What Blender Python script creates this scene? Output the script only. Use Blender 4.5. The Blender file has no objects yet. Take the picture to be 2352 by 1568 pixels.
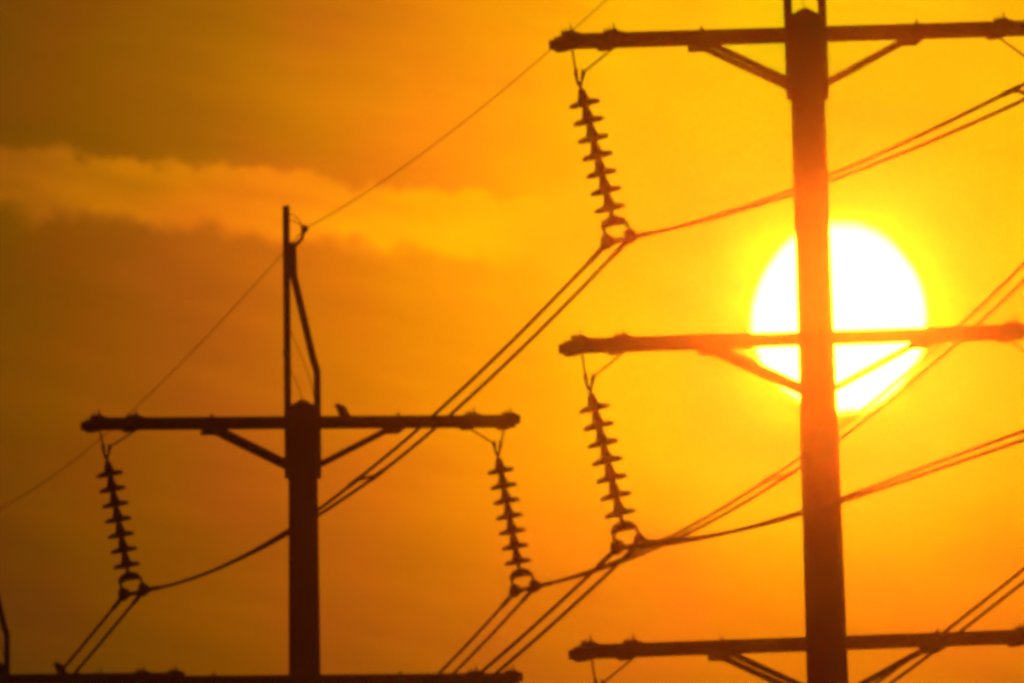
import bpy, bmesh, math, random
from mathutils import Vector, Matrix

R = math.radians
scene = bpy.context.scene
COL = scene.collection

# ------------------------------------------------------------------ camera
# A 650 mm telephoto looking slightly up at a line of poles 250-340 m away.
UNIT = 2.3206e-5            # radians covered by one step of the survey sheet
FOV = 2352 * UNIT
CAM = Vector((0.0, 0.0, 1.7))
PITCH = R(7.6)
cam_data = bpy.data.cameras.new("camera")
cam = bpy.data.objects.new("camera", cam_data)
COL.objects.link(cam)
cam.location = CAM
cam.rotation_euler = (R(90) + PITCH, 0, 0)
cam_data.sensor_width = 36
cam_data.lens = 36 / (2 * math.tan(FOV / 2))
cam_data.clip_start = 1.0
cam_data.clip_end = 20000
cam_data.dof.use_dof = True
cam_data.dof.focus_distance = 225
cam_data.dof.aperture_fstop = 6.7
scene.camera = cam

FWD = Vector((0, math.cos(PITCH), math.sin(PITCH)))
UPV = Vector((0, -math.sin(PITCH), math.cos(PITCH)))

def ray(x, y):
    return FWD + Vector((1, 0, 0)) * ((x - 1176) * UNIT) + UPV * ((784 - y) * UNIT)

def at(x, y, ground_dist):
    """point seen in the direction (x, y) whose horizontal (+Y) distance is ground_dist"""
    r = ray(x, y)
    return CAM + r * (ground_dist / r.y)

def to_sheet(p):
    d = p - CAM
    f = d.dot(FWD)
    return 1176 + d.x / f / UNIT, 784 - d.dot(UPV) / f / UNIT

# ------------------------------------------------------------------ sun
SUN_DIR = ray(1928, 722).normalized()
sun_el = math.asin(SUN_DIR.z)
sun_az = math.atan2(SUN_DIR.x, SUN_DIR.y)
sl = bpy.data.lights.new("sun", 'SUN')
SUN_E = 0.038
sl.energy = SUN_E
sl.angle = R(0.8)
sl.color = (1.0, 0.165, 0.012)
sun = bpy.data.objects.new("sun", sl)
COL.objects.link(sun)
sun.rotation_euler = (-SUN_DIR).to_track_quat('-Z', 'Y').to_euler()

# ------------------------------------------------------------------ world: sunset sky, aureole round the low sun
world = bpy.data.worlds.new("World")
scene.world = world
world.use_nodes = True
nt = world.node_tree
N, L = nt.nodes, nt.links
N.clear()

def srgb(c):
    c = c / 255.0
    return c / 12.92 if c <= 0.04045 else ((c + 0.055) / 1.055) ** 2.4

def math_node(op, a, b=None, c=None, clamp=False):
    n = N.new('ShaderNodeMath'); n.operation = op; n.use_clamp = clamp
    for i, v in enumerate((a, b, c)):
        if v is None: continue
        if isinstance(v, (int, float)): n.inputs[i].default_value = v
        else: L.new(v, n.inputs[i])
    return n.outputs[0]

def maprange(v, a, b, c, d, smooth=False):
    n = N.new('ShaderNodeMapRange')
    n.interpolation_type = 'SMOOTHSTEP' if smooth else 'LINEAR'
    L.new(v, n.inputs['Value'])
    for k, x in zip(('From Min', 'From Max', 'To Min', 'To Max'), (a, b, c, d)):
        n.inputs[k].default_value = x
    return n.outputs['Result']

def noise(vec, scale, detail=3, rough=0.5):
    n = N.new('ShaderNodeTexNoise'); n.inputs['Scale'].default_value = scale
    n.inputs['Detail'].default_value = detail; n.inputs['Roughness'].default_value = rough
    L.new(vec, n.inputs['Vector'])
    return n.outputs['Fac']

tc = N.new('ShaderNodeTexCoord')
def dot(v):
    n = N.new('ShaderNodeVectorMath'); n.operation = 'DOT_PRODUCT'
    L.new(tc.outputs['Generated'], n.inputs[0]); n.inputs[1].default_value = v
    return n.outputs['Value']
S_RIGHT = SUN_DIR.cross(Vector((0, 0, 1))).normalized()
S_UP = S_RIGHT.cross(SUN_DIR).normalized()
K = 1 / UNIT / 1000.0
u = math_node('MULTIPLY', dot(S_RIGHT), K)      # to the right of the sun, in thousandths of the sheet
v = math_node('MULTIPLY', dot(S_UP), K)         # above the sun
front = math_node('GREATER_THAN', dot(SUN_DIR), 0.0)
def combine(x, y, z=0.0):
    n = N.new('ShaderNodeCombineXYZ')
    for i, s in enumerate((x, y, z)):
        if isinstance(s, (int, float)): n.inputs[i].default_value = s
        else: L.new(s, n.inputs[i])
    return n.outputs[0]
uv = combine(u, v)
uv_streak = combine(math_node('MULTIPLY', u, 0.42), math_node('ADD', math_node('MULTIPLY', v, 2.1), math_node('MULTIPLY', u, 0.35)))

n1 = noise(uv_streak, 2.2, 4, 0.55)
n2 = noise(uv, 9.0, 4, 0.55)
n3 = noise(uv_streak, 7.0, 4, 0.6)
# radial distance from the brightest part of the aureole; the sky darkens faster below
vs = math_node('ADD', v, -0.10)
below = math_node('MULTIPLY', math_node('MAXIMUM', math_node('MULTIPLY', vs, -1.0), 0.0), 0.36)
vv = math_node('ADD', math_node('ABSOLUTE', math_node('MULTIPLY', vs, 0.92)), below)
r_wide = math_node('SQRT', math_node('ADD', math_node('MULTIPLY', u, u), math_node('MULTIPLY', vv, vv)))
r_true = math_node('SQRT', math_node('ADD', math_node('MULTIPLY', u, u), math_node('MULTIPLY', v, v)))
# near the sun the aureole is round
mixr = maprange(r_true, 0.2, 0.75, 0.0, 1.0, True)
r = math_node('ADD', math_node('MULTIPLY', r_true, math_node('SUBTRACT', 1.0, mixr)), math_node('MULTIPLY', r_wide, mixr))
wob = math_node('MULTIPLY', math_node('SUBTRACT', n1, 0.5), maprange(r_true, 0.15, 1.2, 0.42, 0.30))
wob2 = math_node('MULTIPLY', math_node('SUBTRACT', n3, 0.5), maprange(r_true, 0.15, 1.2, 0.22, 0.19))
r = math_node('ADD', r, math_node('ADD', wob, wob2))

# cloud bank: a bright bank of cloud drifting down to the right on the left side
# axis in (u, v): starts (-1.93, .34), passes (-1.2, .27), fades near (-.75, .2)
edge = math_node('MULTIPLY', math_node('SUBTRACT', noise(uv, 8.0, 7, 0.66), 0.5), 0.16)
axis = math_node('ADD', math_node('MULTIPLY', math_node('ADD', u, 1.93), -0.105), 0.33)
dv = math_node('SUBTRACT', math_node('ADD', v, edge), axis)
top = maprange(dv, 0.050, 0.074, 1.0, 0.0, True)
bot = maprange(dv, -0.110, -0.055, 0.0, 1.0, True)
fade = maprange(u, -1.1, -0.30, 1.0, 0.0, True)
bank = math_node('MULTIPLY', math_node('MULTIPLY', top, bot), fade)
bank = math_node('MULTIPLY', bank, maprange(noise(uv_streak, 5.0, 5, 0.6), 0.3, 0.7, 0.65, 1.3))
r = math_node('ADD', r, math_node('MULTIPLY', bank, -0.35))
# darker sheet of sky beneath the bank
d2 = math_node('ADD', dv, 0.26)
sheet = math_node('MULTIPLY', maprange(math_node('ABSOLUTE', d2), 0.05, 0.2, 1.0, 0.0, True), maprange(u, -1.1, -0.5, 1.0, 0.0, True))
r = math_node('ADD', r, math_node('MULTIPLY', sheet, 0.05))

ramp = N.new('ShaderNodeValToRGB')
SC = 2.6
L.new(math_node('DIVIDE', r, SC, clamp=True), ramp.inputs['Fac'])
stops = [
    (0.20, (150, 205, 0)), (0.25, (140, 165, 0)), (0.30, (155, 150, 0)), (0.36, (180, 160, 4)), (0.45, (220, 174, 5)),
    (0.58, (245, 182, 6)), (0.72, (250, 168, 4)), (0.85, (250, 150, 8)),
    (1.00, (240, 135, 9)), (1.15, (220, 119, 9)), (1.33, (192, 105, 9)), (1.55, (161, 87, 9)),
    (1.80, (134, 74, 4)), (2.05, (106, 64, 4)), (2.5, (72, 44, 8)),
]
cr = ramp.color_ramp
cr.interpolation = 'B_SPLINE' if False else 'LINEAR'
while len(cr.elements) < len(stops): cr.elements.new(0.5)
for e, (p, c) in zip(cr.elements, stops):
    e.position = p / SC
    e.color = tuple(srgb(x) for x in c) + (1,)

# slow olive / rust shifts of hue across the dim side
huef = maprange(noise(uv, 1.7, 2, 0.5), 0.38, 0.62, 0.0, 1.0, True)
tint = N.new('ShaderNodeMix'); tint.data_type = 'RGBA'
L.new(huef, tint.inputs['Factor'])
tint.inputs['A'].default_value = (0.95, 1.10, 0.6, 1)
tint.inputs['B'].default_value = (1.04, 0.94, 1.5, 1)
mul = N.new('ShaderNodeMix'); mul.data_type = 'RGBA'; mul.blend_type = 'MULTIPLY'
mul.inputs['Factor'].default_value = 1.0
L.new(ramp.outputs['Color'], mul.inputs['A']); L.new(tint.outputs['Result'], mul.inputs['B'])

vg = N.new('ShaderNodeMix'); vg.data_type = 'RGBA'; vg.blend_type = 'MULTIPLY'; vg.inputs['Factor'].default_value = 1.0
gcol = N.new('ShaderNodeCombineColor'); gcol.inputs[0].default_value = 1.0; gcol.inputs[2].default_value = 1.0
L.new(maprange(v, -0.6, 0.6, 0.88, 1.08), gcol.inputs[1])
L.new(mul.outputs['Result'], vg.inputs['A']); L.new(gcol.outputs[0], vg.inputs['B'])
mul = vg
# sun disc, softened a little at the top by thin cloud
dw = math_node('MULTIPLY', math_node('SUBTRACT', n2, 0.5), 0.014)
low = maprange(v, -0.10, -0.2, 0.0, 1.0, True)
rag = math_node('MULTIPLY', math_node('MULTIPLY', math_node('SUBTRACT', noise(uv, 7.0, 2, 0.5), 0.45), 0.07), low)
vd = math_node('ADD', v, 0.012)
rd = math_node('SQRT', math_node('ADD', math_node('MULTIPLY', u, u), math_node('MULTIPLY', math_node('MULTIPLY', vd, vd), 0.91)))
rd = math_node('ADD', math_node('ADD', rd, dw), rag)
soft = maprange(v, 0.12, 0.22, 0.004, 0.022, True)
disc = math_node('SUBTRACT', 1.0, math_node('DIVIDE', math_node('SUBTRACT', rd, 0.197), soft), clamp=True)
disc = math_node('MULTIPLY', disc, front)
mixd = N.new('ShaderNodeMix'); mixd.data_type = 'RGBA'
L.new(disc, mixd.inputs['Factor'])
L.new(mul.outputs['Result'], mixd.inputs['A'])
mixd.inputs['B'].default_value = (36.0, 56.0, 1.08, 1)

# the rest of the sky dome, away from the sunset: physical sky, dim
sky = N.new('ShaderNodeTexSky'); sky.sky_type = 'NISHITA'; sky.sun_disc = False
sky.sun_elevation = sun_el; sky.sun_rotation = sun_az
sky.dust_density = 5.0
skyd = N.new('ShaderNodeMix'); skyd.data_type = 'RGBA'; skyd.blend_type = 'MULTIPLY'
skyd.inputs['Factor'].default_value = 1.0
L.new(sky.outputs['Color'], skyd.inputs['A']); skyd.inputs['B'].default_value = (0.004, 0.003, 0.003, 1)
wide = maprange(r_true, 2.4, 9.0, 0.0, 1.0, True)
wide = math_node('MAXIMUM', wide, math_node('SUBTRACT', 1.0, front))
fin = N.new('ShaderNodeMix'); fin.data_type = 'RGBA'
L.new(wide, fin.inputs['Factor']); L.new(mixd.outputs['Result'], fin.inputs['A']); L.new(skyd.outputs['Result'], fin.inputs['B'])
bg = N.new('ShaderNodeBackground'); bg.inputs['Strength'].default_value = 1.0
L.new(fin.outputs['Result'], bg.inputs['Color'])
out = N.new('ShaderNodeOutputWorld'); L.new(bg.outputs[0], out.inputs['Surface'])
world.cycles.sampling_method = 'MANUAL'; world.cycles.sample_map_resolution = 4096

scene.view_settings.view_transform = 'Standard'
scene.view_settings.look = 'None'
scene.view_settings.exposure = 0
scene.view_settings.gamma = 1
scene.cycles.use_denoising = True
scene.cycles.denoising_input_passes = 'RGB'
scene.cycles.pixel_filter_type = 'GAUSSIAN'
scene.cycles.filter_width = 4.8
scene.cycles.max_bounces = 4
scene.cycles.volume_bounces = 1

# ------------------------------------------------------------------ materials
def material(name, base, rough=0.7, metallic=0.0, var=0.35, scale=6.0, stretch=(1, 1, 1)):
    m = bpy.data.materials.new(name); m.use_nodes = True
    t = m.node_tree; b = t.nodes['Principled BSDF']
    b.inputs['Roughness'].default_value = rough; b.inputs['Metallic'].default_value = metallic
    co = t.nodes.new('ShaderNodeTexCoord'); mp = t.nodes.new('ShaderNodeMapping')
    mp.inputs['Scale'].default_value = stretch
    t.links.new(co.outputs['Object'], mp.inputs['Vector'])
    nz = t.nodes.new('ShaderNodeTexNoise'); nz.inputs['Scale'].default_value = scale; nz.inputs['Detail'].default_value = 6
    t.links.new(mp.outputs['Vector'], nz.inputs['Vector'])
    r_ = t.nodes.new('ShaderNodeValToRGB')
    r_.color_ramp.elements[0].position = 0.3; r_.color_ramp.elements[1].position = 0.7
    r_.color_ramp.elements[0].color = tuple(c * (1 - var) for c in base) + (1,)
    r_.color_ramp.elements[1].color = tuple(min(1, c * (1 + var)) for c in base) + (1,)
    t.links.new(nz.outputs['Fac'], r_.inputs['Fac']); t.links.new(r_.outputs['Color'], b.inputs['Base Color'])
    bp = t.nodes.new('ShaderNodeBump'); bp.inputs['Strength'].default_value = 0.3; bp.inputs['Distance'].default_value = 0.01
    t.links.new(nz.outputs['Fac'], bp.inputs['Height']); t.links.new(bp.outputs['Normal'], b.inputs['Normal'])
    return m
M_CONC = material('weathered_concrete', (0.16, 0.14, 0.12), 0.85, scale=4, stretch=(1, 1, 0.2))
M_STEEL = material('galvanised_steel', (0.14, 0.135, 0.13), 0.55, 0.5, scale=9)
M_GLAZE = material('brown_porcelain', (0.08, 0.035, 0.02), 0.25, scale=12, var=0.15)
M_WIRE = material('dull_aluminium_wire', (0.10, 0.10, 0.10), 0.6, 0.5, scale=20)
M_BIRD = material('dark_feathers', (0.05, 0.045, 0.04), 0.9, scale=30)
M_GROUND = material('dry_grass', (0.09, 0.08, 0.035), 0.95, scale=0.05, var=0.5)

# ------------------------------------------------------------------ mesh helpers
def link(name, bm, mat, parent=None, loc=None, smooth=False):
    me = bpy.data.meshes.new(name)
    bmesh.ops.recalc_face_normals(bm, faces=bm.faces[:])
    bm.to_mesh(me); bm.free()
    me.materials.append(mat)
    if smooth:
        for p in me.polygons: p.use_smooth = True
    o = bpy.data.objects.new(name, me)
    COL.objects.link(o)
    if parent is not None: o.parent = parent
    if loc is not None: o.location = loc
    return o

def box(bm, lo, hi, mtx=None, bev=0.0):
    c = [(a + b) / 2 for a, b in zip(lo, hi)]
    s = [abs(b - a) for a, b in zip(lo, hi)]
    m = Matrix.Translation(c) @ Matrix.Diagonal((s[0], s[1], s[2], 1))
    if mtx is not None: m = mtx @ m
    g = bmesh.ops.create_cube(bm, size=1.0, matrix=m)
    if bev:
        es = list({e for v_ in g['verts'] for e in v_.link_edges})
        bmesh.ops.bevel(bm, geom=es, offset=bev, segments=2, affect='EDGES', profile=0.5)

def frame_for(d):
    d = d.normalized()
    a = Vector((0, 0, 1)) if abs(d.z) < 0.9 else Vector((0, 1, 0))
    x = a.cross(d).normalized()
    return x, d.cross(x).normalized()

def tube(bm, pts, rad, seg=8, closed_ends=True):
    """sweep a circle (or list of radii) along points"""
    pts = [Vector(p) for p in pts]
    rads = rad if isinstance(rad, (list, tuple)) else [rad] * len(pts)
    rings = []; x = None
    for i, p in enumerate(pts):
        d = (pts[min(i + 1, len(pts) - 1)] - pts[max(i - 1, 0)]).normalized()
        if x is None: x, y = frame_for(d)
        else:
            x = (x - d * x.dot(d)).normalized(); y = d.cross(x).normalized()
        rings.append([bm.verts.new(p + (x * math.cos(2 * math.pi * k / seg) + y * math.sin(2 * math.pi * k / seg)) * rads[i]) for k in range(seg)])
    for a, b in zip(rings, rings[1:]):
        for k in range(seg):
            bm.faces.new((a[k], a[(k + 1) % seg], b[(k + 1) % seg], b[k]))
    if closed_ends:
        bm.faces.new(rings[0][::-1]); bm.faces.new(rings[-1])

def bar(bm, a, b, w, h, side=None):
    """rectangular bar from a to b; w along 'side', h across"""
    a, b = Vector(a), Vector(b); d = (b - a)
    s = Vector(side).normalized() if side else frame_for(d)[0]
    s = (s - d.normalized() * s.dot(d.normalized())).normalized()
    t = d.normalized().cross(s)
    vs_ = [bm.verts.new(p + s * (i * w / 2) + t * (j * h / 2)) for p in (a, b) for i, j in ((-1, -1), (1, -1), (1, 1), (-1, 1))]
    for f in ((0, 1, 2, 3), (7, 6, 5, 4), (0, 4, 5, 1), (1, 5, 6, 2), (2, 6, 7, 3), (3, 7, 4, 0)):
        bm.faces.new([vs_[k] for k in f])

def lathe(bm, prof, mtx, seg=28):
    rings = []
    for rr, z in prof:
        rings.append([bm.verts.new(mtx @ Vector((rr * math.cos(2 * math.pi * k / seg), rr * math.sin(2 * math.pi * k / seg), z))) for k in range(seg)])
    for a, b in zip(rings, rings[1:]):
        for k in range(seg):
            bm.faces.new((a[k], a[(k + 1) % seg], b[(k + 1) % seg], b[k]))
    bm.faces.new(rings[0][::-1]); bm.faces.new(rings[-1])

def plate(bm, pts2, thick, mtx):
    """extrude an outline in local XZ by thick in Y"""
    f = [bm.verts.new(mtx @ Vector((x, -thick / 2, z))) for x, z in pts2]
    b = [bm.verts.new(mtx @ Vector((x, thick / 2, z))) for x, z in pts2]
    n = len(pts2)
    bm.faces.new(f); bm.faces.new(b[::-1])
    for i in range(n):
        bm.faces.new((f[i], b[i], b[(i + 1) % n], f[(i + 1) % n]))

def empty(name, loc, rot=None, **props):
    o = bpy.data.objects.new(name, None); COL.objects.link(o)
    o.location = loc
    if rot is not None: o.rotation_euler = rot
    for k, v_ in props.items(): o[k] = v_
    return o

# ------------------------------------------------------------------ ground
bm = bmesh.new()
G = 2000
bmesh.ops.create_grid(bm, x_segments=40, y_segments=40, size=G)
ground = link('ground', bm, M_GROUND)
ground['kind'] = 'structure'

# ------------------------------------------------------------------ poles
MU = 250 * UNIT / math.cos(R(7.6))          # metres per sheet step at the nearest pole
CY = math.cos(R(9.9))
def tower(name_label, loc_sheet, dist, lean, arm_tilt, yaw=9.9, LV=705):
    """loc_sheet: where the middle of the top crossarm stands in the view"""
    topc = at(loc_sheet[0], loc_sheet[1], dist)
    rot = Matrix.Rotation(-R(lean), 4, 'Y') @ Matrix.Rotation(R(yaw), 4, 'Z')
    up = rot @ Vector((0, 0, 1))
    H = topc.z / up.z                        # crossarm height along the pole
    base = topc - up * H
    t = empty('transmission_pole', base, rot.to_euler(), label=name_label, category='transmission pole', group='transmission poles in a row')
    zt = lambda s: H - s * MU                # s: sheet steps below the top crossarm (nearest-pole scale)
    # pole: tapered, many sided, with a low pointed cap
    w = lambda s: (38.5 + 0.0068 * max(0, s)) * MU
    bm = bmesh.new()
    prof = []
    for s in (-50, 130, 300, 700, 1000, 1500, 2500, 4500, H / MU):
        prof.append((w(s), zt(s)))
    prof[-1] = (prof[-1][0], -0.3)
    prof = [(0.012, zt(-62)), (w(0) * 0.2, zt(-61)), (w(0), zt(-43))] + prof[1:]
    lathe(bm, prof[::-1], Matrix.Identity(4), 12)
    link('pole', bm, M_CONC, t)
    # the peak: two steel channels clamped to the sides of the pole; one runs straight up and carries
    # the earth wire, the other bends in and meets it
    px = 47 * MU / CY; hw = 7.5 * MU
    bm = bmesh.new()
    bar(bm, (-px + hw, 0, zt(150)), (-px + hw, 0, zt(-583)), 0.16, 2 * hw, (0, 1, 0))
    link('straight_post', bm, M_STEEL, t)
    bm = bmesh.new()
    pts = [(px - hw, 0, zt(150)), (px - hw, 0, zt(-138)), (px - hw - 10 * MU, 0, zt(-170)), (-px + 2.2 * hw + 9 * MU, 0, zt(-400)), (-px + 2.2 * hw + 4 * MU, 0, zt(-484))]
    for a, b in zip(pts, pts[1:]): bar(bm, a, b, 0.15, 2 * hw, (0, 1, 0))
    for p in pts[1:-1]: lathe(bm, [(hw, -0.072), (hw, 0.072)], Matrix.Translation(p) @ Matrix.Rotation(R(90), 4, 'X'), 12)
    bar(bm, (-px + 2.2 * hw + 5 * MU, 0, zt(-484)), (-px + 2.2 * hw + 7 * MU, 0, zt(-400)), 0.12, 3.0 * hw, (0, 1, 0))
    link('bent_post', bm, M_STEEL, t)
    bm = bmesh.new()
    tube(bm, [(-px + 2 * hw, 0.03, zt(-560)), (-px + 2 * hw + 14 * MU, 0.03, zt(-560)), (-px + 2 * hw + 30 * MU, 0.03, zt(-545)), (-px + 2 * hw + 40 * MU, 0.03, zt(-522))], 0.008, 6)
    tube(bm, [(-px + 2 * hw, -0.03, zt(-543)), (-px + 2 * hw + 14 * MU, -0.03, zt(-543)), (-px + 2 * hw + 30 * MU, -0.03, zt(-532)), (-px + 2 * hw + 40 * MU, -0.03, zt(-520))], 0.008, 6)
    lathe(bm, [(0.02, -0.06), (0.055, -0.035), (0.06, 0.03), (0.03, 0.06)], Matrix.Translation((-px + 2 * hw + 42 * MU, 0, zt(-522))), 12)
    tube(bm, [(-px + 2 * hw + 40 * MU, 0, zt(-516)), (-px + 2 * hw + 34 * MU, 0, zt(-495)), (-px + 2 * hw + 20 * MU, 0, zt(-480)), (-px + 2 * hw, 0, zt(-476))], [0.03, 0.028, 0.032, 0.03], 8)
    link('earth_wire_clamp', bm, M_STEEL, t)
    bm = bmesh.new()
    tube(bm, [(-px + hw, -0.09, zt(-262)), (-px + 34 * MU, -0.09, zt(-200)), (px - 30 * MU, -0.09, zt(-120)), (px - 16 * MU, -0.09, zt(-56))], 0.006, 6)
    tube(bm, [(-px - 2 * MU, -0.09, zt(-215)), (-px - 6 * MU, -0.09, zt(-180)), (-px + 4 * MU, -0.09, zt(-158)), (-px + 30 * MU, -0.09, zt(-105)), (0, -0.1, zt(-50))], 0.006, 6)
    link('earthing_lead', bm, M_WIRE, t)
    # three crossarm levels
    yb = 0.262
    for lvl in range(3):
        zc = zt(LV * lvl)
        am = Matrix.Translation((0, 0, zc)) @ Matrix.Rotation(-R(arm_tilt), 4, 'Y')
        bm = bmesh.new()
        half = 572 * MU / CY
        for sgn in (-1, 1):
            lo, hi = (-half + (-0.07 if sgn > 0 else 0.06)), half + (0.03 if sgn > 0 else 0.0)
            box(bm, (lo, sgn * yb - 0.045, -0.066), (hi, sgn * yb + 0.045, 0.066), am, 0.012)
        for xx in (-500, -360, 360, 500):    # spacer blocks between the two beams
            box(bm, (xx * MU - 0.05, -yb + 0.05, -0.05), (xx * MU + 0.05, yb - 0.05, 0.05), am)
        link('crossarm', bm, M_STEEL, t)
        # braces: one in front and one behind on each side
        for side in (-1, 1):
            for sgn in (-1, 1):
                bm = bmesh.new()
                a = am @ Vector((side * 243 * MU, sgn * (0.215 if lvl < 2 else 0.27), -0.085))
                zb = zc - 124 * MU
                b = Vector((side * 24 * MU, sgn * (0.205 if lvl < 2 else 0.26), zb))
                bar(bm, a, b, 0.03, 0.082, (0, 1, 0))
                link('brace', bm, M_STEEL, t)
            bm = bmesh.new()
            pm = am @ Matrix.Translation((side * 252 * MU, 0, 0))
            box(bm, (-0.16, -yb - 0.045, -0.155), (0.10, yb + 0.045, -0.069), pm @ Matrix.Diagonal((side, 1, 1, 1)), 0.02)
            tube(bm, [pm @ Vector((0, -yb, 0.03)), pm @ Vector((0, -yb, 0.115))], [0.03, 0.018], 8)
            tube(bm, [pm @ Vector((0, yb, 0.03)), pm @ Vector((0, yb, 0.10))], [0.026, 0.016], 8)
            link('brace_plate', bm, M_STEEL, t)
            # hanger brackets near the end: saddles over both beams with a row of short pins
            for k, xx in enumerate(((561, 461) if side < 0 else (553, 453))):
                bm = bmesh.new()
                pm = am @ Matrix.Translation((side * xx * MU, 0, 0))
                for sgn in (-1, 1):
                    plate(bm, [(-0.10, 0.06), (-0.085, 0.088), (-0.03, 0.098), (0.01, 0.118), (0.045, 0.118), (0.07, 0.092), (0.17, 0.062), (0.17, -0.064), (0.07, -0.090), (-0.03, -0.106), (-0.085, -0.09), (-0.10, -0.06)], 0.105,
                          pm @ Matrix.Translation((-0.02 if sgn > 0 else 0.0, sgn * yb, 0)))
                for q, (dx, hh) in enumerate(((-0.10, 0.13), (-0.045, 0.15), (0.02, 0.20))):
                    for sgn in (-1, 1):
                        tube(bm, [pm @ Vector((dx, sgn * yb, 0.07)), pm @ Vector((dx + 0.005, sgn * yb, hh * (0.9 if sgn > 0 else 1)))], [0.022, 0.006], 6)
                box(bm, (-0.05, -yb, -0.10), (0.05, yb, -0.072), pm)
                link('hanger_bracket', bm, M_STEEL, t)
        # step bolts low on the pole
    return dict(obj=t, mtx=Matrix.Translation(base) @ rot, zt=zt, px=px, hw=hw, tilt=arm_tilt, dist=dist, LV=LV)

T1 = tower('nearest pole, standing in front of the sun disc at right', (1851, 80), 250, 1.80, 1.35)
T2 = tower('middle pole left of centre, its whole bent peak showing above the crossarm', (695, 970), 291, 0.55, 1.1, LV=694)
T3 = tower('farthest pole, cut off by the left edge with only a bent post and crossarm showing', (-14, 1560), 333.5, 0.5, 1.3)

def hang_point(T, side, lvl, xx):
    z = T['zt'](T['LV'] * lvl)
    am = Matrix.Translation((0, 0, z)) @ Matrix.Rotation(-R(T['tilt']), 4, 'Y')
    return T['mtx'] @ (am @ Vector((side * xx * MU, 0, -0.10)))

# ------------------------------------------------------------------ insulator strings
def bell_profile():
    return [(0.020, 0.0), (0.040, -0.008), (0.050, -0.03), (0.066, -0.10), (0.082, -0.150), (0.10, -0.163),
            (0.15, -0.170), (0.20, -0.188), (0.218, -0.207), (0.208, -0.228), (0.12, -0.220), (0.06, -0.215), (0.036, -0.222), (0.022, -0.243)]
YAW = Matrix.Rotation(R(9.9), 4, 'Z')
def string(T, side, lvl, label, swing=13.9):
    outer = hang_point(T, side, lvl, 548); inner = hang_point(T, side, lvl, 450)
    mid = (outer + inner) / 2
    # yoke point: below the outer hanger, pulled to the right by the bend in the line
    sway = 21 * MU
    if side < 0: top = outer + YAW @ Vector((sway - 4 * MU, 0, (-80 if T is T1 else -70) * MU))
    else: top = outer + YAW @ Vector((-sway * 0.95, 0, (-80 if T is T1 else -70) * MU))
    e = empty('insulator_string', top, None, label=label, category='insulator string', group='insulator strings hanging from the crossarms')
    tilt = YAW @ Matrix.Rotation(-R(swing), 4, 'Y')
    # swinging link rods from the two hangers
    for h, dx in ((outer, -9 if side < 0 else 9), (inner, 9 if side < 0 else -9)):
        h = h - top
        bm = bmesh.new()
        k = YAW @ Vector((dx * MU, 0, 26 * MU))
        tube(bm, [h, k], 0.014, 8)
        tube(bm, [k + Vector((0, 0, 0.03)), k, (k.x * 0.4, k.y * 0.4, -0.03)], [0.02, 0.03, 0.012], 8)
        tube(bm, [k, k + YAW @ Vector((0.02 * (1 if dx < 0 else -1), 0, 0.045))], [0.022, 0.012], 6)
        link('hanger_link', bm, M_STEEL, e)
    bm = bmesh.new()
    tube(bm, [tilt @ Vector((0, 0, 0.03)), tilt @ Vector((0, 0, -0.02)), tilt @ Vector((0, 0, -0.10))], [0.012, 0.024, 0.020], 8)
    link('ball_joint', bm, M_STEEL, e)
    pitch = 41.4 * MU
    z = -0.075
    proto = None
    for i in range(7):
        m = tilt @ Matrix.Translation((0, 0, z - i * pitch))
        if proto is None:
            bm = bmesh.new(); lathe(bm, bell_profile(), Matrix.Identity(4), 28)
            proto = link('insulator_disc', bm, M_GLAZE, e, smooth=True); o = proto
        else:
            o = proto.copy(); COL.objects.link(o); o.parent = e
        o.matrix_local = m
    zb = z - 7 * pitch
    fm = tilt @ Matrix.Translation((0, 0, zb))
    # yoke: an arched plate hanging square to the bundle
    ym = Matrix.Translation((fm @ Vector((0, 0, -0.075)))) @ YAW @ Matrix.Rotation(-R(11), 4, 'Y')
    bm = bmesh.new()
    tube(bm, [fm @ Vector((0, 0, 0.03)), fm @ Vector((0, 0, -0.09))], 0.03, 8)
    arch = [(-0.175, -0.14), (-0.17, -0.085), (-0.13, -0.035), (-0.06, 0.0), (0.03, 0.01), (0.11, -0.015), (0.17, -0.06), (0.195, -0.12),
            (0.145, -0.135), (0.09, -0.13), (0.02, -0.128), (-0.07, -0.135), (-0.115, -0.155)]
    plate(bm, arch, 0.03, ym)
    link('yoke', bm, M_STEEL, e)
    cl = []
    for sx in (-1, 1):
        a = ym @ Vector((-0.160 if sx < 0 else 0.178, 0, -0.11))
        c = ym @ Vector((-0.125 if sx < 0 else 0.20, 0, -0.335 if sx < 0 else -0.315))
        bm = bmesh.new()
        tube(bm, [a, a.lerp(c, 0.5) , c + Vector((0, 0, 0.06))], [0.022, 0.020, 0.03], 8)
        # clamp body: a boat shaped trough along the conductor with an upright keeper
        cm = Matrix.Translation(c) @ YAW
        plate_pts = [(-0.075, 0.09), (-0.03, 0.11), (0.07, 0.045), (0.085, -0.035), (0.02, -0.09), (-0.065, -0.08), (-0.085, 0.0)]
        plate(bm, plate_pts, 0.22, cm)
        tube(bm, [cm @ Vector((0.01, -0.25, -0.03)), cm @ Vector((0, -0.08, 0)), cm @ Vector((0, 0.08, 0)), cm @ Vector((0.0, 0.25, -0.03))], [0.02, 0.05, 0.05, 0.02], 8)
        tube(bm, [cm @ Vector((0.035 * -sx, 0, 0.04)), cm @ Vector((0.062 * -sx, 0, 0.10))], [0.018, 0.012], 6)
        link('suspension_clamp', bm, M_STEEL, e)
        cl.append(top + c)
    bm = bmesh.new(); tube(bm, [cl[0] - top, cl[1] - top], 0.014, 8); link('spacer_bar', bm, M_STEEL, e)
    return cl

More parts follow.
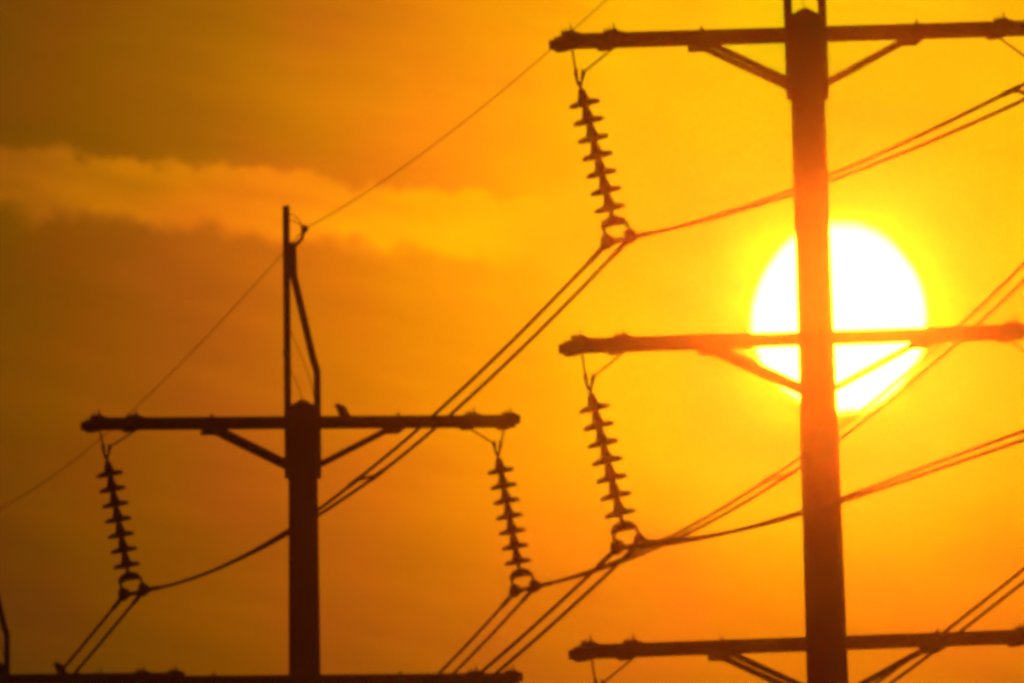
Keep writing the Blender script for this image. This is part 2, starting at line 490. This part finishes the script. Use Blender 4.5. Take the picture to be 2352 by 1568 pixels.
C = {}
C[1, -1, 0] = string(T1, -1, 0, 'insulator string at the left end of the top crossarm of the nearest pole')
C[1, -1, 1] = string(T1, -1, 1, 'insulator string under the crossarm that crosses the sun disc, on its left end')
C[1, -1, 2] = string(T1, -1, 2, 'insulator string at the bottom edge, only its top links showing under the lowest crossarm')
C[1, 1, 0] = string(T1, 1, 0, 'insulator string at the top right, only one slanted link showing at the edge')
C[1, 1, 1] = string(T1, 1, 1, 'insulator string right of the sun at the edge, only a slanted link showing')
C[2, -1, 0] = string(T2, -1, 0, 'leftmost insulator string, under the left end of the middle pole crossarm', 10.8)
C[2, 1, 0] = string(T2, 1, 0, 'insulator string under the right end of the middle pole crossarm', 10.8)

# ------------------------------------------------------------------ conductors
def mid(c): return (c[0] + c[1]) / 2
def shifted(c, T_from, T_to, d=0):
    A, B = T_from['mtx'], T_to['mtx']
    return c
c2 = mid(C[2, -1, 0]); c2r = mid(C[2, 1, 0])
dz2 = T2['mtx'].to_3x3() @ Vector((0, 0, -694 * MU))
c2l2 = c2 + dz2; c2r2 = c2r + dz2
step3 = T3['mtx'] @ Vector((0, 0, T3['zt'](0))) - T2['mtx'] @ Vector((0, 0, T2['zt'](0)))

def span(a, b, A, skew, n=60):
    """sagging run from a (near) to b (far): A metres of t(1-t), heavier towards the far end"""
    pts = []
    for i in range(n + 1):
        t = i / n
        p = a.lerp(b, t); p = p.copy()
        p.z -= A * t * (1 - t) * (1 + skew * (2 * t - 1))
        pts.append(p)
    return pts

def outgoing(a, dirpts, dist_end, n=50):
    """run from clamp a towards the next pole out of view on the right, towards the camera.
    dirpts: directions (x, y) it is seen in; least-squares quadratic through them in a vertical plane"""
    import itertools
    xe, ye = dirpts[-1]
    e = at(xe, ye, dist_end)
    plan = lambda t: a.lerp(e, t)
    # heights at the other directions
    def t_of(x):
        lo, hi = 0.0, 1.0
        for _ in range(50):
            m = (lo + hi) / 2
            if to_sheet(plan(m))[0] < x: lo = m
            else: hi = m
        return lo
    S = []
    for x, y in dirpts[:-1]:
        t = t_of(x); p = plan(t)
        yy = to_sheet(p)[1]
        drop = (y - yy) * UNIT * (p - CAM).dot(FWD) / math.cos(PITCH)
        S.append((t, drop))
    # drop(t) = A t (1-t) (1 + B (2t-1))
    s11 = s12 = s22 = b1 = b2 = 0
    for t, d in S:
        f = t * (1 - t); g = f * (2 * t - 1)
        s11 += f * f; s12 += f * g; s22 += g * g; b1 += f * d; b2 += g * d
    det = s11 * s22 - s12 * s12 + 1e-12
    Aa = (b1 * s22 - b2 * s12) / det; Bb = (s11 * b2 - s12 * b1) / det
    
    pts = []
    for i in range(n + 1):
        t = i / n; p = plan(t).copy(); p.z -= t * (1 - t) * (Aa + Bb * (2 * t - 1)); pts.append(p)
    # carry on beyond the frame
    d = (pts[-1] - pts[-2]) * 1.0
    for k in range(20): pts.append(pts[-1] + d + Vector((0, 0, 0.004 * k)))
    return pts

def bundle(label, clamps, mains, wire_r=0.025, spacers=(), rods=(), twist=()):
    """clamps: the pair at the reference pole; mains: list of polylines of the bundle axis, far to near"""
    pts = mains
    off = (clamps[1] - clamps[0]) / 2
    e = empty('conductor_bundle', clamps[0] + off, None, label=label, category='power line', group='twin conductor power lines')
    o0 = clamps[0] + off
    def offs(p):
        # the pair rolls a little along the span
        if not twist: return off
        x = to_sheet(p)[0]; tw = sorted(twist)
        if x <= tw[0][0]: dz = tw[0][1]
        elif x >= tw[-1][0]: dz = tw[-1][1]
        else:
            for (xa, za), (xb, zb_) in zip(tw, tw[1:]):
                if xa <= x <= xb:
                    q = (x - xa) / (xb - xa); q = q * q * (3 - 2 * q); dz = za + (zb_ - za) * q; break
        return off + Vector((0, 0, dz))
    for sgn in (-1, 1):
        bm = bmesh.new()
        tube(bm, [p + offs(p) * sgn - o0 for p in pts], wire_r, 8)
        for rp in rods:
            i0 = min(range(len(pts)), key=lambda i: (pts[i] - rp).length)
            L_ = 0; seg = [pts[i0]]
            for dr in (-1, 1):
                acc = 0; i = i0; s = []
                while 0 < i < len(pts) - 1 and acc < 1.1:
                    acc += (pts[i + dr] - pts[i]).length; i += dr; s.append(i)
                if dr < 0: lo_i = i
                else: hi_i = i
            tube(bm, [p + offs(p) * sgn - o0 for p in pts[lo_i:hi_i + 1]], wire_r * 1.45, 8)
        link('conductor', bm, M_WIRE, e)
    for sp in spacers:
        i = min(range(len(pts) - 1), key=lambda i: abs(to_sheet(pts[i])[0] - sp))
        p = pts[i]; d = (pts[i + 1] - pts[i]).normalized(); off_ = offs(p)
        bm = bmesh.new()
        tube(bm, [p - off_ - o0, p + off_ - o0], 0.02, 8)
        for sgn in (-1, 1):
            tube(bm, [p + off_ * sgn - o0 - d * 0.8, p + off_ * sgn - o0 - d * 0.5, p + off_ * sgn - o0 + d * 0.5, p + off_ * sgn - o0 + d * 0.8], [0.02, 0.034, 0.034, 0.02], 8)
        link('spacer', bm, M_STEEL, e)
    return e

def far_end(c, nearT, farT):
    """clamp position on the next pole, same place on it"""
    return farT['mtx'] @ (nearT['mtx'].inverted() @ c + Vector((0, 0, farT['zt'](0) - nearT['zt'](0))))

AS, SK = 3.0, 0.28
a1 = mid(C[1, -1, 0])
sp_a = span(a1, c2, 3.2, 0.2); sp_b = span(c2, far_end(c2, T2, T3), AS, SK)
og = outgoing(a1, [(1815, 443), (1902, 411), (2092, 333), (2352, 212)], 218)
bundle('twin line passing behind the middle pole, between its left string and the top one', C[1, -1, 0], (og[::-1] + sp_a[1:] + sp_b[1:]),
       spacers=(850, 2360), rods=(a1, c2), twist=((330, 0), (560, .03), (700, .03), (900, 0.0), (1460, 0), (1900, -0.015), (2352, -0.05)))
a2 = mid(C[1, 1, 0])
sp_a = span(a2, c2r, 3.35, 0.05); sp_b = span(c2r, far_end(c2r, T2, T3), 3.1, 0.15)
sp_dbg = sp_a + sp_b[1:]
bundle('twin line rising from the middle pole right string past the underside of the sun', C[2, 1, 0], (sp_a + sp_b[1:]),
       spacers=(1545, 1780), rods=(c2r,))
a3 = mid(C[1, -1, 1])
sp_a = span(a3, c2l2, 3.3, 0.2)
og = outgoing(a3, [(1840, 1179), (1935, 1145), (2150, 1072), (2352, 1000)], 222)
bundle('twin line clamped to the string under the sun crossarm, running to the bottom edge', C[1, -1, 1], (og[::-1] + sp_a[1:]), rods=(a3,), spacers=(), twist=((1480, 0), (1900, -0.006), (2352, -0.035)))
a4 = mid(C[1, 1, 1])
sp_a = span(a4, c2r2, AS * 0.97, SK)
bundle('twin power line in the bottom right corner, passing behind the lowest crossarm', C[1, 1, 1], sp_a)

# earth wire on the peaks
def peak(T):
    return T['mtx'] @ Vector((-T['px'] + 2 * T['hw'] + 42 * MU, 0, T['zt'](-522)))
p1, p2, p3 = peak(T1), peak(T2), peak(T3)
bm = bmesh.new()
line = span(p1, p2, 1.65, 0.25) + span(p2, p3, 1.65, 0.25)[1:]
tube(bm, [p - p2 for p in line], 0.0075, 6)
ew = link('earth_wire', bm, M_WIRE, None, p2)
ew['label'] = 'thin single wire running through the top of the middle pole peak'; ew['category'] = 'wire'

# ------------------------------------------------------------------ birds
def bird(T, sx, facing, label, size=0.30, upright=0.8):
    am = Matrix.Translation((0, 0, T['zt'](0))) @ Matrix.Rotation(-R(T['tilt']), 4, 'Y')
    p = T['mtx'] @ (am @ Vector((sx * MU, -0.262, 0.066)))
    bm = bmesh.new()
    s = size * facing; z = size * 0.8
    # beak, head, neck, breast, belly, rump, tail in one skin
    spine = [((-0.50, 0.80), .015), ((-0.40, 0.84), .06), ((-0.32, 0.86), .13), ((-0.20, 0.80), .16), ((-0.10, 0.66), .21), ((0.02, 0.48), .27), ((0.14, 0.34), .25), ((0.30, 0.20), .16), ((0.48, 0.04), .09), ((0.66, -0.10), .07)]
    tube(bm, [(x * s, 0, h * z) for (x, h), _ in spine], [r_ * size * 1.35 for _, r_ in spine], 10)
    for yy in (-0.06, 0.06):
        tube(bm, [(0.04 * s, yy * size, 0.38 * z), (0.0, yy * size, 0.12 * z), (0.02 * s, yy * size, 0.0)], [0.04 * size, 0.025 * size, 0.02 * size], 6)
        tube(bm, [(-0.10 * s, yy * size, 0.012 * z), (0.08 * s, yy * size, 0.012 * z)], 0.018 * size, 6)
    o = link('bird', bm, M_BIRD, None, p, smooth=True)
    o['label'] = label; o['category'] = 'bird'; o['group'] = 'birds on the crossarms'
    for k in (-1, 1):
        bm = bmesh.new()
        tube(bm, [(-0.06 * s, k * 0.13 * size, 0.66 * z), (0.08 * s, k * 0.19 * size, 0.46 * z), (0.26 * s, k * 0.13 * size, 0.18 * z), (0.44 * s, k * 0.06 * size, -0.06 * z)], [0.05 * size, 0.09 * size, 0.07 * size, 0.012], 8)
        link('wing', bm, M_BIRD, o, smooth=True)
    return o
bird(T2, 98, 1, 'dark bird perched on the middle pole crossarm, just right of the pole', 0.235)
bird(T3, 196, 1, 'dark bird perched low at the left, on the farthest pole crossarm', 0.25)

# ------------------------------------------------------------------ haze: thin volume added to imitate lens glare round the sun
bm = bmesh.new()
TOP = max(p.z for p in (p1, p2, p3)) + 2.0
box(bm, (-G - 50, -G - 50, -1.0), (G + 50, G + 50, TOP))
mh = bpy.data.materials.new('glare_volume'); mh.use_nodes = True
t = mh.node_tree; t.nodes.clear()
pv = t.nodes.new('ShaderNodeVolumePrincipled')
pv.inputs['Color'].default_value = (0.95, 0.58, 0.50, 1)
pv.inputs['Density'].default_value = 0.00015
pv.inputs['Anisotropy'].default_value = 0.996
mo = t.nodes.new('ShaderNodeOutputMaterial')
t.links.new(pv.outputs[0], mo.inputs['Volume'])
glare_haze = link('glare_haze', bm, mh)
glare_haze['kind'] = 'stuff'
